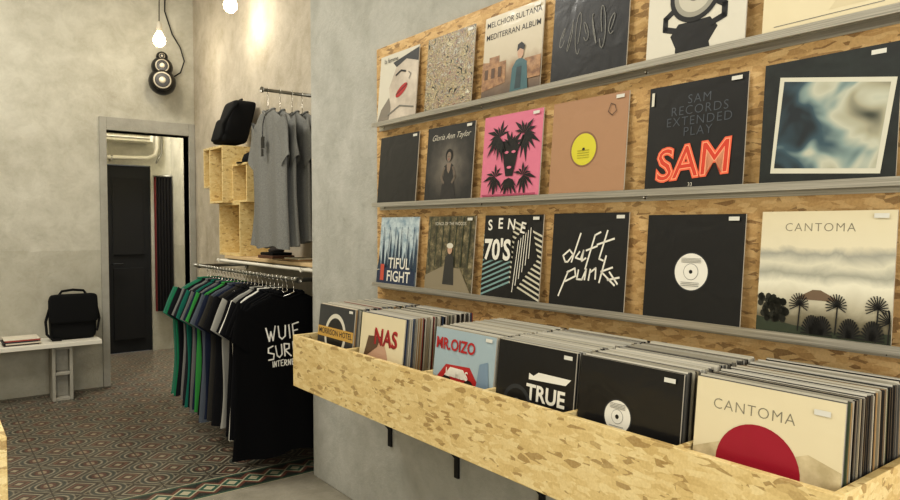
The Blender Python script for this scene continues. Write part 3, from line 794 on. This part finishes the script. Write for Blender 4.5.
b.box(-0.80,0.147,1.985,2.65,0.86,0.90,OSB_B); b.box(-0.80,0.147,1.985,2.003,0.0,0.86,OSB_B); b.box(-0.80,0.147,2.632,2.65,0,0.86,OSB_B); b.box(-0.8,-0.782,2.003,2.632,0,0.86,OSB_B); b.box(0.129,0.147,2.003,2.632,0,0.86,OSB_B)
b.finish('osb_counter',0.002)

# ================================================================== bulbs, speaker
GL=mat('bulb_glow',(255,240,210),0.2,emit=(255,236,200),es=16)
def bulb(x,y,z,pw):
    b=MB(); T=Matrix.Translation((x,y,z))
    b.lathe([(0.001,-0.06),(0.025,-0.055),(0.044,-0.035),(0.05,-0.008),(0.044,0.018),(0.028,0.045),(0.018,0.062),(0.016,0.07)],GL,24,T)
    b.lathe([(0.02,0.066),(0.024,0.07),(0.024,0.12),(0.018,0.135),(0.006,0.15)],mat('socket_ceramic',(196,188,170),0.5),20,T)
    b.tube([(x,y,z+0.14),(x+0.006,y,z+0.5),(x,y,CH-0.03)],0.004,BLACKM,6)
    b.lathe([(0.05,-0.03),(0.045,-0.006),(0.04,-0.0005)],WPAINT,20,Matrix.Translation((x,y,CH)))
    b.finish('pendant_bulb')
    l=bpy.data.lights.new('bulb_light','POINT'); l.energy=pw; l.color=(1,0.92,0.78); l.shadow_soft_size=0.05
    o=bpy.data.objects.new('bulb_light',l); o.location=(x,y-0.0,z-0.12); sc.collection.objects.link(o)
bulb(1.57,6.0,2.97,5); bulb(1.81,5.0,3.05,4)
b=MB(); PB=mat('speaker_black',(16,16,16),0.35,coat=0.3)
sx,sy,sz=1.70,6.42,2.78
b.sphere((sx,sy,sz-0.075),0.118,PB,1,0.8,1); b.sphere((sx,sy,sz+0.055),0.092,PB,1,0.85,1); b.sphere((sx,sy+0.0,sz+0.145),0.05,PB,1,0.9,1)
MR=Matrix.Rotation(math.radians(90),4,'X')
aim=Matrix.Rotation(math.radians(-14),4,'Z')
for dz,r,off in ((-0.075,0.084,0.078),(0.055,0.064,0.064),(0.145,0.028,0.037)):
    Mx=Matrix.Translation((sx,sy,sz+dz))@aim@MR
    b.lathe([(r*1.02,off*0.8),(r*1.05,off+0.012),(r*0.90,off+0.016)],mat('speaker_ring',(60,57,52),0.3,0.6),28,Mx)
    b.lathe([(r*0.90,off+0.0165),(r*0.82,off+0.019),(r*0.72,off+0.0192)],mat('speaker_surround',(160,152,134),0.5),28,Mx)
    b.lathe([(r*0.74,off+0.0195),(r*0.70,off+0.0205),(r*0.36,off+0.0205)],mat('speaker_cone',(30,28,26),0.5),28,Mx)
    b.lathe([(r*0.36,off+0.019),(r*0.3,off+0.028),(r*0.05,off+0.034)],mat('speaker_cap',(190,182,162),0.35),20,Mx)
b.box(sx-0.02,sx+0.02,sy+0.05,6.5995,sz-0.02,sz+0.02,BLACKM)
b.tube([(sx,6.56,sz+0.02),(sx+0.12,6.56,sz+0.0),(sx+0.2,6.56,sz+0.06),(sx+0.235,6.56,sz+0.17),(sx+0.2,6.56,sz+0.29),(sx+0.13,6.56,sz+0.4),(sx+0.07,6.57,sz+0.6),(sx+0.08,6.58,sz+0.9),(sx+0.06,6.58,CH)],0.006,BLACKM,8)
b.finish('wall_speaker')

# ================================================================== lights
def area(name,loc,rot,sx_,sy_,e,col):
    l=bpy.data.lights.new(name,'AREA'); l.shape='RECTANGLE'; l.size=sx_; l.size_y=sy_; l.energy=e; l.color=col
    o=bpy.data.objects.new(name,l); o.location=loc; o.rotation_euler=[math.radians(a) for a in rot]; sc.collection.objects.link(o)
area('shopfront_daylight',(-0.35,-2.0,1.8),(90,0,0),3.4,2.7,122,(1,0.985,0.94))
area('overhead_fill_a',(-0.3,4.6,4.1),(0,0,0),1.2,1.2,92,(1,0.965,0.89))  # added fill from overhead, brightens the far half of the room
area('overhead_fill_b',(-0.6,1.4,4.1),(0,0,0),1.2,1.2,58,(1,0.965,0.89))  # second added overhead fill, for the near half
area('backroom_fill',(1.5,7.4,4.1),(0,0,0),0.6,0.6,110,(1,0.97,0.90))  # fill light added to brighten the back room beyond the doorway
w=bpy.data.worlds.new('World'); sc.world=w; w.use_nodes=True
w.node_tree.nodes['Background'].inputs[0].default_value=(0.85,0.9,1,1); w.node_tree.nodes['Background'].inputs[1].default_value=0.6

# ================================================================== camera
cam=bpy.data.cameras.new('Camera'); cam.lens=27.2; cam.sensor_width=36
co=bpy.data.objects.new('Camera',cam); co.location=(0,0,1.42)
co.rotation_euler=(math.radians(90-2.02),0,math.radians(-37.6)); sc.collection.objects.link(co)
sc.camera=co
